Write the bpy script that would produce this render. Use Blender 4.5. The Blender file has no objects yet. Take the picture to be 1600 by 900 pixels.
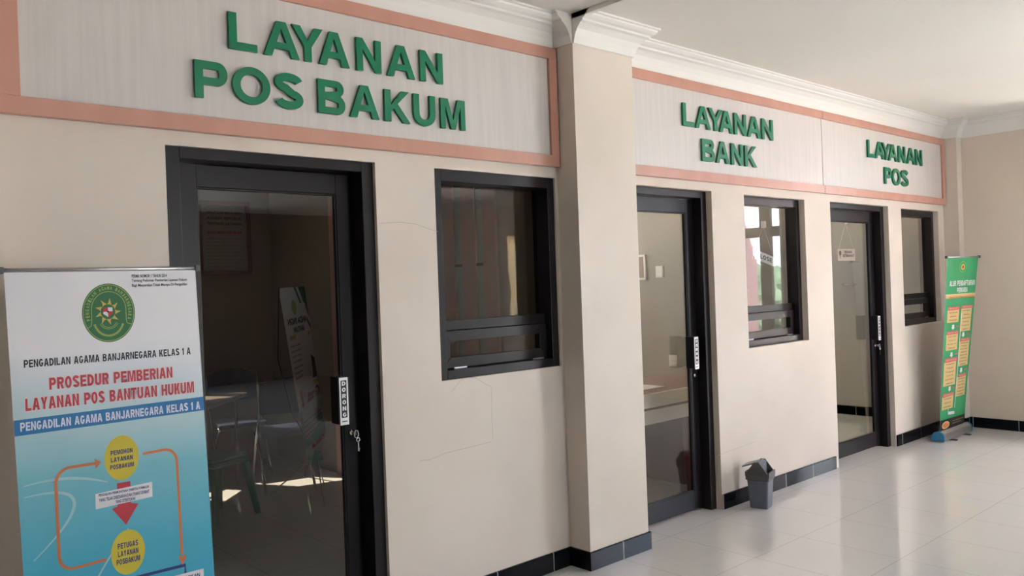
import bpy, bmesh, math, random
from mathutils import Vector, Matrix
random.seed(4)
C = bpy.context.scene.collection
sc = bpy.context.scene
PI = math.pi

# ------------------------------------------------------------------ camera
def cam_axes(yaw, pitch, roll):
    f = Vector((math.sin(yaw)*math.cos(pitch), math.cos(yaw)*math.cos(pitch), math.sin(pitch)))
    r = Vector((math.cos(yaw), -math.sin(yaw), 0)); u = r.cross(f)
    c, s = math.cos(roll), math.sin(roll)
    return c*r + s*u, -s*r + c*u, f
cam = bpy.data.objects.new('camera', bpy.data.cameras.new('camera')); C.objects.link(cam)
r_, u_, f_ = cam_axes(0.73097, -0.002876, -0.035805)
m = Matrix.Identity(4)
for i in range(3):
    m[i][0] = r_[i]; m[i][1] = u_[i]; m[i][2] = -f_[i]
m[0][3], m[1][3], m[2][3] = 0.0, -3.2094, 1.55
cam.matrix_world = m
cam.data.sensor_width = 36; cam.data.lens = 1289.46/1600*36; cam.data.clip_start = .05
sc.camera = cam

# ------------------------------------------------------------------ sky, sun, exposure
w = bpy.data.worlds.new('sky'); sc.world = w; w.use_nodes = True
nt = w.node_tree; bg = nt.nodes['Background']
tc = nt.nodes.new('ShaderNodeTexCoord'); no = nt.nodes.new('ShaderNodeTexNoise'); no.inputs['Scale'].default_value = 2.5; no.inputs['Detail'].default_value = 4
cr = nt.nodes.new('ShaderNodeValToRGB'); cr.color_ramp.elements[0].position = .4; cr.color_ramp.elements[0].color = (.50, .70, 1, 1)
cr.color_ramp.elements[1].position = .62; cr.color_ramp.elements[1].color = (.92, .95, 1, 1)
nt.links.new(tc.outputs['Generated'], no.inputs['Vector']); nt.links.new(no.outputs['Fac'], cr.inputs['Fac']); nt.links.new(cr.outputs['Color'], bg.inputs['Color'])
bg.inputs['Strength'].default_value = 7.5
sun = bpy.data.objects.new('sun', bpy.data.lights.new('sun', 'SUN')); C.objects.link(sun)
sun.data.energy = 75.0; sun.data.angle = math.radians(.6); sun.data.color = (1, .94, .85)
sun.rotation_euler = Vector((.45, -.8, -1)).to_track_quat('-Z', 'Y').to_euler()
def portal(cx, cy, cz, sx, sz, d):
    l = bpy.data.lights.new('daylight_portal', 'AREA'); l.shape = 'RECTANGLE'; l.size = sx; l.size_y = sz; l.cycles.is_portal = True
    o = bpy.data.objects.new('daylight_portal', l); C.objects.link(o); o.location = (cx, cy, cz)
    o.rotation_euler = Vector(d).to_track_quat('-Z', 'Z').to_euler()
sc.view_settings.view_transform = 'Standard'; sc.view_settings.look = 'None'
sc.view_settings.gamma = 1; sc.view_settings.use_curve_mapping = False
sc.view_settings.exposure = 1.4

# ------------------------------------------------------------------ materials
def mat(name, col, rough=.6, metal=0, spec=.5, coat=0, em=None):
    mt = bpy.data.materials.new(name); mt.use_nodes = True; b = mt.node_tree.nodes['Principled BSDF']
    b.inputs['Base Color'].default_value = (*col, 1); b.inputs['Roughness'].default_value = rough; b.inputs['Metallic'].default_value = metal
    b.inputs['Specular IOR Level'].default_value = spec; b.inputs['Coat Weight'].default_value = coat
    return mt
def nodes(mt): return mt.node_tree.nodes, mt.node_tree.links, mt.node_tree.nodes['Principled BSDF']
def noisy(mt, c1, c2, scale=3, stretch=(1,1,1), detail=4, bump=0, lo=.35, hi=.65):
    n, l, b = nodes(mt)
    t = n.new('ShaderNodeTexCoord'); mp = n.new('ShaderNodeMapping'); mp.inputs['Scale'].default_value = stretch
    ns = n.new('ShaderNodeTexNoise'); ns.inputs['Scale'].default_value = scale; ns.inputs['Detail'].default_value = detail
    r = n.new('ShaderNodeValToRGB'); r.color_ramp.elements[0].position = lo; r.color_ramp.elements[1].position = hi
    r.color_ramp.elements[0].color = (*c1, 1); r.color_ramp.elements[1].color = (*c2, 1)
    l.new(t.outputs['Object'], mp.inputs['Vector']); l.new(mp.outputs[0], ns.inputs['Vector']); l.new(ns.outputs['Fac'], r.inputs['Fac']); l.new(r.outputs['Color'], b.inputs['Base Color'])
    if bump:
        bp = n.new('ShaderNodeBump'); bp.inputs['Strength'].default_value = bump; bp.inputs['Distance'].default_value = .01
        l.new(ns.outputs['Fac'], bp.inputs['Height']); l.new(bp.outputs[0], b.inputs['Normal'])
    return mt
M = {}
M['wall'] = noisy(mat('wall_paint', (.74,.66,.58), .55, spec=.3), (.675,.59,.505), (.735,.65,.565), 1.3, bump=.05)
# a few hairline cracks in the plaster
n, l, b = nodes(M['wall'])
t = n.new('ShaderNodeTexCoord'); v1 = n.new('ShaderNodeTexVoronoi'); v1.feature = 'DISTANCE_TO_EDGE'; v1.inputs['Scale'].default_value = .9
ns = n.new('ShaderNodeTexNoise'); ns.inputs['Scale'].default_value = 5; mx = n.new('ShaderNodeMixRGB'); mx.inputs['Fac'].default_value = .12
l.new(t.outputs['Object'], ns.inputs['Vector']); l.new(t.outputs['Object'], mx.inputs[1]); l.new(ns.outputs['Color'], mx.inputs[2]); l.new(mx.outputs[0], v1.inputs['Vector'])
lt = n.new('ShaderNodeMath'); lt.operation = 'LESS_THAN'; lt.inputs[1].default_value = .0011; l.new(v1.outputs['Distance'], lt.inputs[0])
m2 = n.new('ShaderNodeMixRGB'); m2.inputs[2].default_value = (.45,.38,.32,1)
old = b.inputs['Base Color'].links[0].from_socket; hf = n.new('ShaderNodeMath'); hf.operation = 'MULTIPLY'; hf.inputs[1].default_value = .0
l.new(lt.outputs[0], hf.inputs[0]); l.new(hf.outputs[0], m2.inputs['Fac']); l.new(old, m2.inputs[1]); l.new(m2.outputs[0], b.inputs['Base Color'])
M['wall2'] = noisy(mat('side_wall_paint', (.72,.63,.51), .6, spec=.3), (.71,.61,.51), (.76,.66,.56), .9)
M['ceil'] = noisy(mat('ceiling_paint', (.84,.81,.75), .7, spec=.2), (.83,.80,.73), (.86,.83,.765), .6)
M['cornice'] = mat('cornice_paint', (.80,.78,.73), .5)
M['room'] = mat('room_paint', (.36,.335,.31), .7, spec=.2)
M['dimwall'] = mat('shade_dark_wall_paint', (.16,.12,.10), .6)  # lobby back wall: unlit look put into the colour, so reflections stay dark
M['room1'] = mat('dim_room_paint', (.24,.195,.15), .7, spec=.2)  # darker than the other rooms' paint: first room's dimness put into the colour
M['pinkwall'] = mat('pink_paint', (.50,.25,.22), .7)
M['greywall'] = mat('grey_paint', (.42,.40,.38), .7)
# polished floor tiles
M['floor'] = mat('polished_tile', (.60,.56,.52), .09, spec=.75)
n, l, b = nodes(M['floor'])
t = n.new('ShaderNodeTexCoord'); sp = n.new('ShaderNodeSeparateXYZ'); l.new(t.outputs['Object'], sp.inputs[0])
def band(sock, off, per, hw):
    a = n.new('ShaderNodeMath'); a.operation = 'ADD'; a.inputs[1].default_value = 100*per-off; l.new(sock, a.inputs[0])
    d = n.new('ShaderNodeMath'); d.operation = 'DIVIDE'; d.inputs[1].default_value = per; l.new(a.outputs[0], d.inputs[0])
    f = n.new('ShaderNodeMath'); f.operation = 'FRACT'; l.new(d.outputs[0], f.inputs[0])
    s = n.new('ShaderNodeMath'); s.operation = 'SUBTRACT'; s.inputs[1].default_value = .5; l.new(f.outputs[0], s.inputs[0])
    ab = n.new('ShaderNodeMath'); ab.operation = 'ABSOLUTE'; l.new(s.outputs[0], ab.inputs[0])
    g = n.new('ShaderNodeMath'); g.operation = 'GREATER_THAN'; g.inputs[1].default_value = .5-hw/per; l.new(ab.outputs[0], g.inputs[0])
    return g.outputs[0]
gx = band(sp.outputs['X'], 3.5, .5, .0016); gy = band(sp.outputs['Y'], -.1, .58, .0016)
mxx = n.new('ShaderNodeMath'); mxx.operation = 'MAXIMUM'; l.new(gx, mxx.inputs[0]); l.new(gy, mxx.inputs[1])
ns = n.new('ShaderNodeTexNoise'); ns.inputs['Scale'].default_value = 1.4; ns.inputs['Detail'].default_value = 6; l.new(t.outputs['Object'], ns.inputs['Vector'])
r = n.new('ShaderNodeValToRGB'); r.color_ramp.elements[0].color = (.655,.64,.625,1); r.color_ramp.elements[1].color = (.715,.70,.685,1); l.new(ns.outputs['Fac'], r.inputs['Fac'])
mc = n.new('ShaderNodeMixRGB'); mc.inputs[2].default_value = (.42,.38,.35,1); l.new(mxx.outputs[0], mc.inputs['Fac']); l.new(r.outputs[0], mc.inputs[1]); l.new(mc.outputs[0], b.inputs['Base Color'])
rr = n.new('ShaderNodeMapRange'); rr.inputs['To Min'].default_value = .03; rr.inputs['To Max'].default_value = .09; l.new(ns.outputs['Fac'], rr.inputs['Value']); l.new(rr.outputs[0], b.inputs['Roughness'])
# dark skirting tile with pale joints
M['skirt'] = mat('black_skirting_tile', (.012,.013,.015), .1, spec=.12)
n, l, b = nodes(M['skirt'])
t = n.new('ShaderNodeTexCoord'); sp = n.new('ShaderNodeSeparateXYZ'); l.new(t.outputs['Object'], sp.inputs[0])
gx = band(sp.outputs['X'], .30, .4, .0028); gy = band(sp.outputs['Y'], -.17, .4, .0028)
mxx = n.new('ShaderNodeMath'); mxx.operation = 'MAXIMUM'; l.new(gx, mxx.inputs[0]); l.new(gy, mxx.inputs[1])
mc = n.new('ShaderNodeMixRGB'); mc.inputs[1].default_value = (.008,.009,.011,1); mc.inputs[2].default_value = (.45,.42,.4,1); l.new(mxx.outputs[0], mc.inputs['Fac']); l.new(mc.outputs[0], b.inputs['Base Color'])
M['pink'] = noisy(mat('salmon_laminate', (.55,.28,.21), .32), (.54,.27,.20), (.58,.30,.225), 4, (2,2,.4))
M['panel'] = noisy(mat('cream_woodgrain_laminate', (.66,.61,.57), .4), (.63,.58,.55), (.668,.62,.585), 9, (5,5,.2), 2)
M['green'] = mat('green_acrylic', (.005,.19,.09), .3)
M['frame'] = mat('dark_brown_aluminium', (.014,.0105,.0115), .34, spec=.25)
M['metal'] = mat('chrome', (.6,.6,.6), .2, 1)
M['alu'] = mat('brushed_aluminium', (.55,.55,.56), .35, 1)
M['white'] = mat('white_vinyl', (.80,.78,.78), .45)
M['black'] = mat('black_print', (.01,.01,.012), .5)
M['darkplastic'] = mat('dark_plastic', (.02,.02,.025), .4)
M['red'] = mat('red_print', (.50,.035,.05), .5)
M['navy'] = mat('navy_print', (.02,.03,.16), .5)
M['blue'] = mat('blue_print', (.008,.16,.40), .5)
M['lilac'] = mat('pale_text_print', (.70,.72,.82), .5)
M['halo'] = mat('pale_pink_outline_print', (.80,.66,.68), .5)
M['yellow'] = mat('yellow_print', (.62,.50,.035), .5)
M['orange'] = mat('orange_print', (.60,.19,.06), .5)
M['gold'] = mat('gold_print', (.60,.44,.08), .5)
M['lime'] = mat('yellow_green_print', (.33,.42,.09), .5)
M['egreen'] = mat('emblem_green_print', (.01,.14,.04), .5)
M['bangreen'] = mat('bright_green_print', (.03,.33,.12), .5)
M['sand'] = mat('sand_print', (.72,.52,.22), .5)
M['rose'] = mat('rose_print', (.66,.13,.15), .5)
M['browntext'] = mat('brown_text_print', (.26,.15,.06), .5)
M['swoosh'] = mat('pale_aqua_print', (.36,.58,.60), .5)
M['bluecap'] = mat('blue_plastic', (.03,.20,.36), .35)
M['tablet'] = mat('wood_table_top', (.20,.16,.12), .4)
M['cream'] = mat('cream_desk_laminate', (.78,.72,.60), .4)
M['redwood'] = mat('reddish_wood', (.16,.06,.04), .3)
M['rose_panel'] = mat('rose_brown_panel', (.30,.19,.17), .5)
M['redbin'] = mat('brick_red_plastic', (.30,.06,.04), .5)
M['stool'] = mat('green_plastic', (.005,.25,.13), .35)
M['seat'] = mat('navy_vinyl', (.02,.025,.06), .45)
M['bin'] = noisy(mat('grey_plastic', (.13,.14,.18), .45), (.115,.125,.16), (.145,.155,.195), 8)
M['bindark'] = mat('dark_grey_plastic', (.085,.08,.078), .45)
M['pinkcol'] = mat('pink_column_paint', (.42,.24,.27), .6)
M['leaf'] = noisy(mat('hedge_leaves', (.02,.05,.03), .7), (.008,.025,.014), (.03,.07,.04), 6)
M['ground'] = noisy(mat('concrete_ground', (.6,.59,.56), .8), (.55,.54,.51), (.64,.62,.59), 1)
def glassmat(name, tint, k):
    mt = bpy.data.materials.new(name); mt.use_nodes = True; n = mt.node_tree.nodes; l = mt.node_tree.links; n.clear()
    o = n.new('ShaderNodeOutputMaterial'); mx = n.new('ShaderNodeMixShader'); tr = n.new('ShaderNodeBsdfTransparent'); gl = n.new('ShaderNodeBsdfGlossy')
    tr.inputs[0].default_value = (*tint, 1); gl.inputs['Roughness'].default_value = 0.0; gl.inputs['Color'].default_value = (1,1,1,1)
    fr = n.new('ShaderNodeFresnel'); ge = n.new('ShaderNodeNewGeometry'); ior = n.new('ShaderNodeMapRange'); ior.inputs['To Min'].default_value = 1.5; ior.inputs['To Max'].default_value = 1/1.5; l.new(ge.outputs['Backfacing'], ior.inputs['Value']); l.new(ior.outputs[0], fr.inputs['IOR']); mu = n.new('ShaderNodeMath'); mu.operation = 'MULTIPLY'; mu.inputs[1].default_value = k; mu.use_clamp = True
    l.new(fr.outputs[0], mu.inputs[0]); l.new(mu.outputs[0], mx.inputs[0]); l.new(tr.outputs[0], mx.inputs[1]); l.new(gl.outputs[0], mx.inputs[2]); l.new(mx.outputs[0], o.inputs[0])
    return mt
M['glass'] = glassmat('window_glass', (.89,.88,.85), 1.0)
M['tint'] = glassmat('tinted_glass', (.24,.235,.22), 1.0)  # tint added to cut the sun in the first room's unseen back windows
# banner print: white at the top running into aqua
M['aqua'] = mat('white_to_aqua_print', (.8,.8,.8), .4)
n, l, b = nodes(M['aqua'])
t = n.new('ShaderNodeTexCoord'); sp = n.new('ShaderNodeSeparateXYZ'); l.new(t.outputs['Object'], sp.inputs[0])
mr = n.new('ShaderNodeMapRange'); mr.inputs['From Min'].default_value = .45; mr.inputs['From Max'].default_value = 1.65; l.new(sp.outputs['Z'], mr.inputs['Value'])
ns = n.new('ShaderNodeTexNoise'); ns.inputs['Scale'].default_value = 3; l.new(t.outputs['Object'], ns.inputs['Vector'])
ad = n.new('ShaderNodeMath'); ad.operation = 'MULTIPLY_ADD'; ad.inputs[1].default_value = .10; ad.inputs[2].default_value = -.05; l.new(ns.outputs['Fac'], ad.inputs[0])
a2 = n.new('ShaderNodeMath'); l.new(mr.outputs[0], a2.inputs[0]); l.new(ad.outputs[0], a2.inputs[1])
r = n.new('ShaderNodeValToRGB'); e = r.color_ramp.elements
e[0].position = 0; e[0].color = (.03,.36,.55,1); e[1].position = 1; e[1].color = (.80,.78,.80,1)
for p, c in ((.22,(.05,.40,.55)), (.45,(.17,.48,.56)), (.6,(.44,.62,.66)), (.72,(.68,.73,.77)), (.8,(.80,.78,.80))):
    q = e.new(p); q.color = (*c, 1)
l.new(a2.outputs[0], r.inputs['Fac']); l.new(r.outputs[0], b.inputs['Base Color'])
# translucent curtain
M['curtain'] = bpy.data.materials.new('curtain_cloth'); M['curtain'].use_nodes = True
n = M['curtain'].node_tree.nodes; l = M['curtain'].node_tree.links; n.clear()
o = n.new('ShaderNodeOutputMaterial'); mx = n.new('ShaderNodeMixShader'); df = n.new('ShaderNodeBsdfDiffuse'); tl = n.new('ShaderNodeBsdfTranslucent')
df.inputs[0].default_value = (.8,.7,.5,1); tl.inputs[0].default_value = (.92,.80,.56,1); l.new(df.outputs[0], mx.inputs[1]); l.new(tl.outputs[0], mx.inputs[2]); mx.inputs[0].default_value = .6; l.new(mx.outputs[0], o.inputs[0])

# ------------------------------------------------------------------ mesh helpers
class MB:
    def __init__(s): s.v = []; s.f = []; s.mi = []; s.mats = []; s.smooth = set()
    def m(s, mt):
        if mt not in s.mats: s.mats.append(mt)
        return s.mats.index(mt)
    def add(s, vs, fs, mt, smooth=False):
        k = len(s.v); i = s.m(mt); s.v += [tuple(v) for v in vs]
        for f in fs:
            if smooth: s.smooth.add(len(s.f))
            s.f.append(tuple(k+a for a in f)); s.mi.append(i)
    def box(s, x0, x1, y0, y1, z0, z1, mt):
        vs = [(x,y,z) for z in (z0,z1) for y in (y0,y1) for x in (x0,x1)]
        s.add(vs, [(0,2,3,1),(4,5,7,6),(0,1,5,4),(2,6,7,3),(0,4,6,2),(1,3,7,5)], mt)
    def hexa(s, vs, mt): s.add(vs, [(0,2,3,1),(4,5,7,6),(0,1,5,4),(2,6,7,3),(0,4,6,2),(1,3,7,5)], mt)
    def tube(s, pts, r, mt, seg=8, closed=False):
        pts = [Vector(p) for p in pts]; N = len(pts); rings = []
        up = None
        for i, p in enumerate(pts):
            a = pts[(i-1) % N] if (i > 0 or closed) else p; c = pts[(i+1) % N] if (i < N-1 or closed) else p
            d = (c-a).normalized()
            if up is None: up = d.orthogonal().normalized()
            up = (up - d*up.dot(d)); up = up.normalized() if up.length > 1e-5 else d.orthogonal().normalized()
            sd = d.cross(up)
            rr = r[i] if isinstance(r, (list, tuple)) else r
            rings.append([p + rr*(math.cos(2*PI*j/seg)*up + math.sin(2*PI*j/seg)*sd) for j in range(seg)])
        vs = [q for g in rings for q in g]; fs = []
        for i in range(N if closed else N-1):
            for j in range(seg):
                a = i*seg+j; b_ = i*seg+(j+1) % seg; c = ((i+1) % N)*seg+(j+1) % seg; d = ((i+1) % N)*seg+j
                fs.append((a, b_, c, d))
        if not closed: fs += [tuple(range(seg))[::-1], tuple((N-1)*seg+j for j in range(seg))]
        s.add(vs, fs, mt, True)
    def poly(s, pts, mt): s.add(pts, [tuple(range(len(pts)))], mt)
    def build(s, name, parent=None, bevel=0):
        me = bpy.data.meshes.new(name); me.from_pydata(s.v, [], s.f); me.update()
        for mt in s.mats: me.materials.append(mt)
        for i, p in enumerate(me.polygons): p.material_index = s.mi[i]; p.use_smooth = i in s.smooth
        bm = bmesh.new(); bm.from_mesh(me)
        if not getattr(s, 'flat', False): bmesh.ops.recalc_face_normals(bm, faces=bm.faces)
        bm.to_mesh(me); bm.free()
        o = bpy.data.objects.new(name, me); C.objects.link(o)
        if parent: o.parent = parent; o.matrix_parent_inverse = Matrix.Translation(-parent.location) if parent.type == 'EMPTY' else Matrix.Identity(4)
        if bevel:
            bv = o.modifiers.new('bevel', 'BEVEL'); bv.width = bevel; bv.segments = 2; bv.limit_method = 'ANGLE'
        return o
def tag(o, label, cat, group=None):
    o['label'] = label; o['category'] = cat
    if group: o['group'] = group
    return o
def thing(name, loc, label, cat, group=None):
    o = bpy.data.objects.new(name, None); C.objects.link(o); o.location = loc; o.empty_display_size = .05
    return tag(o, label, cat, group)
def struct(mb, name, parent=None, bevel=0):
    o = mb.build(name, parent, bevel)
    if parent is None: o['kind'] = 'structure'
    return o
def box1(name, mt, *b, parent=None, bevel=0):
    k = MB(); k.box(*b, mt); return k.build(name, parent, bevel)

# ------------------------------------------------------------------ setting
RX = 8.75      # lobby right wall
k = MB(); k.box(-3.6, 9.2, -10.7, 4.4, -.15, 0, M['floor']); struct(k, 'floor')
k = MB(); k.box(-3.6, 9.2, -10.7, 4.4, 3.0, 3.15, M['ceil']); struct(k, 'ceiling')
D1 = (1.13, 2.065); D2 = (3.75, 4.70); D3 = (6.33, 7.39)
W1 = (2.40, 3.222, 1.10, 2.132); W2 = (5.09, 5.925, 1.05, 2.13)
CR = [[(2.251, 0.74), (2.314, 0.735), (2.403, 0.751), (2.521, 0.754), (2.7, 0.761)],
      [(2.455, 1.043), (2.525, 1.098), (2.607, 1.097), (2.68, 1.053), (2.714, 1.04)],
      [(2.714, 1.04), (2.708, 0.923), (2.709, 0.767)],
      [(2.075, 1.856), (2.191, 1.865), (2.282, 1.858), (2.348, 1.838), (2.408, 1.824)],
      [(4.664, 0.367), (5.126, 0.39)]]
M['crack'] = mat('hairline_crack', (.42,.35,.29), .8)
W3 = (7.655, 8.495, 1.05, 2.125)
T = .15; DH = 2.135
k = MB()
def seg(x0, x1, z0=0, z1=3.0): k.box(x0, x1, 0, T, z0, z1, M['wall'])
seg(-3.5, D1[0]); seg(*D1, DH, 3); seg(D1[1], W1[0]); seg(W1[0], W1[1], 0, W1[2]); seg(W1[0], W1[1], W1[3], 3)
seg(W1[1], D2[0]); seg(*D2, DH, 3); seg(D2[1], W2[0]); seg(W2[0], W2[1], 0, W2[2]); seg(W2[0], W2[1], W2[3], 3)
seg(W2[1], D3[0]); seg(*D3, DH, 3); seg(D3[1], W3[0]); seg(W3[0], W3[1], 0, W3[2]); seg(W3[0], W3[1], W3[3], 3); seg(W3[1], 8.9)
# pilasters, one plaster mass with the wall
k.box(.05, .553, -.15, 0, 0, 3.0, M['wall']); k.box(3.243, 3.735, -.15, 0, 0, 3.0, M['wall']); k.box(8.63, RX, -.14, 0, 0, 3.0, M['wall'])
for ln in (CR): 
    for i in range(len(ln)-1):
        (xa_, za_), (xb_, zb_) = ln[i], ln[i+1]; dx, dz = xb_-xa_, zb_-za_; d = math.hypot(dx, dz); nx, nz = -dz/d*.0008, dx/d*.0008
        k.poly([(xa_-nx,-.0006,za_-nz), (xb_-nx,-.0006,zb_-nz), (xb_+nx,-.0006,zb_+nz), (xa_+nx,-.0006,za_+nz)], M['crack'])
struct(k, 'wall_front')
# right wall of the lobby with its openings (daylight comes in here)
OP = [(-1.25, -2.40, 0, 2.75), (-3.9, -5.7, 0, 2.8), (-5.97, -6.34, 1.05, 2.3)]
k = MB(); y = 0.0
for a, b2, z0, z1 in OP:
    k.box(RX, RX+.15, a, y, 0, 3, M['wall2'])
    if z0 > 0: k.box(RX, RX+.15, b2, a, 0, z0, M['wall2'])
    k.box(RX, RX+.15, b2, a, z1, 3, M['wall2'])
    y = b2
    portal(RX+.14, (a+b2)/2, (z0+z1)/2, a-b2, z1-z0, (-1,0,0))
k.box(RX, RX+.15, -10.7, y, 0, 3, M['wall2'])
struct(k, 'wall_right')
k = MB(); k.box(-3.65, -3.5, -10.7, 4.4, 0, 3, M['wall2']); struct(k, 'wall_left')
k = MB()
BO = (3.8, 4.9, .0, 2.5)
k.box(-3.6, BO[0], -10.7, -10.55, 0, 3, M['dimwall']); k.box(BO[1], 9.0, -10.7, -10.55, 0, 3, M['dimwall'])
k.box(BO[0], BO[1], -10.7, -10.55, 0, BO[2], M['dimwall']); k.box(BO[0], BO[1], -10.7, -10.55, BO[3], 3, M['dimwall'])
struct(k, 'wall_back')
portal((BO[0]+BO[1])/2, -10.6, (BO[2]+BO[3])/2, BO[1]-BO[0], BO[3]-BO[2], (0,1,0))
# rooms behind the front wall
k = MB()
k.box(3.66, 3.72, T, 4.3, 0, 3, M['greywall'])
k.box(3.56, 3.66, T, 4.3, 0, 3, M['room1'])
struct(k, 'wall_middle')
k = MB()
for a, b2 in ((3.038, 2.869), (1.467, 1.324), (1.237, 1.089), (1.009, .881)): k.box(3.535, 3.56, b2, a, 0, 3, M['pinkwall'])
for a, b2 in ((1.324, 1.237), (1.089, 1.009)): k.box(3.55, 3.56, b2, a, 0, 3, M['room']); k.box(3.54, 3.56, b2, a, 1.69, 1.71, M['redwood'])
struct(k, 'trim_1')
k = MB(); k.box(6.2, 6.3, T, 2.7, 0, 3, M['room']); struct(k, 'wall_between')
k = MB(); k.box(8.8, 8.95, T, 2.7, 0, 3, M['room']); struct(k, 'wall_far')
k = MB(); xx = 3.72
for a, b2 in ((4.2, 5.8), (6.8, 8.2)):  # unseen rear windows, added to bring daylight into the bank and post rooms
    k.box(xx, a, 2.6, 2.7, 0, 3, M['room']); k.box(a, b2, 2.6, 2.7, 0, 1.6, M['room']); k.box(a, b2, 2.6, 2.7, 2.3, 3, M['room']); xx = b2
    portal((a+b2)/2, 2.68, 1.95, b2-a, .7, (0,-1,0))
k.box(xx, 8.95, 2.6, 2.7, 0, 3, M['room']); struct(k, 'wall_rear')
for i_, (a, b2, z0_, z1_, y_) in enumerate(((4.2,5.8,1.6,2.3,2.65), (6.8,8.2,1.6,2.3,2.65), (1.70,2.16,1.15,2.2,4.28), (2.30,2.74,1.15,2.2,4.28))):  # first pair glazes the added rear windows
    k = MB(); k.box(a, b2, y_-.003, y_+.003, z0_, z1_, M['glass'] if y_ < 3 else M['tint']); struct(k, 'window_%d' % (4+i_))
k = MB()   # back wall of the first room, two openings that let the sun in
y0, y1 = 4.2, 4.35
WB = [(1.70, 2.16), (2.30, 2.74)]
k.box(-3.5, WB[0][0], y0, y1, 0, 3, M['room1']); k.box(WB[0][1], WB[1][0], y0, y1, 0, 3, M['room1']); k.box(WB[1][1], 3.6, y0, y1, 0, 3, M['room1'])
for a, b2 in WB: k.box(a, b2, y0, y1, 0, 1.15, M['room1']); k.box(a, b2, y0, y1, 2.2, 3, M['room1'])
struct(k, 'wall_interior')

# cornice along the wall and round the pilasters
PATHL = [(-3.5,0),(.05,0),(.05,-.15),(.553,-.15),(.553,0),(3.243,0),(3.243,-.15)]
PATH = [(3.243,-.15),(3.735,-.15),(3.735,0),(8.63,0),(8.63,-.14),(RX,-.14),(RX,-10.5)]
def sweep(path, prof, mt, mb):
    N = len(path); rows = []
    for i, (px, py) in enumerate(path):
        def nrm(a, b_): d = Vector((b_[0]-a[0], b_[1]-a[1])).normalized(); return Vector((d.y, -d.x))
        if i == 0: n1 = n2 = nrm(path[0], path[1])
        elif i == N-1: n1 = n2 = nrm(path[-2], path[-1])
        else: n1 = nrm(path[i-1], path[i]); n2 = nrm(path[i], path[i+1])
        q = n1+n2; q = q/(1+n1.dot(n2)) if (1+n1.dot(n2)) > .01 else n1
        rows.append([(px+q.x*d, py+q.y*d, z) for d, z in prof])
    L = len(prof); vs = [p for r in rows for p in r]; fs = []
    for i in range(N-1):
        for j in range(L): fs.append((i*L+j, i*L+(j+1) % L, (i+1)*L+(j+1) % L, (i+1)*L+j))
    fs += [tuple(range(L)), tuple((N-1)*L+j for j in range(L))]
    mb.add(vs, fs, mt)
k = MB()
for pt in (PATHL, PATH): sweep(pt, [(0,2.842),(.010,2.842),(.014,2.858),(.022,2.885),(.038,2.915),(.062,2.94),(.078,2.948),(.08,2.958),(.095,2.966),(.108,2.978),(.11,2.988),(.122,2.99),(.122,3.0),(0,3.0)], M['cornice'], k)
struct(k, 'trim_2')
k = MB(); k.box(3.243, 3.27, -9, -.152, 2.972, 3.0, M['cornice']); struct(k, 'trim_3')
# skirting tiles
def skirt(path, name):
    k = MB(); sweep(path, [(0,0),(.012,0),(.012,.097),(.009,.10),(0,.10)], M['skirt'], k); struct(k, name)
skirt([(-3.5,0),(.05,0),(.05,-.15),(.553,-.15),(.553,0),(D1[0],0)], 'baseboard_left')
skirt([(D1[1],0),(3.243,0),(3.243,-.15),(3.735,-.15),(3.735,0),(D2[0],0)], 'baseboard_middle')
skirt([(D2[1],0),(D3[0]-.06,0)], 'baseboard_front')
skirt([(D3[1]+.01,0),(8.63,0),(8.63,-.14),(RX,-.14),(RX,-1.25)], 'baseboard_right')
k = MB(); k.box(8.788, 8.8, T, 2.6, 0, .10, M['skirt']); k.box(6.188, 6.2, T, 2.6, 0, .10, M['skirt']); struct(k, 'baseboard_inner')

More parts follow.
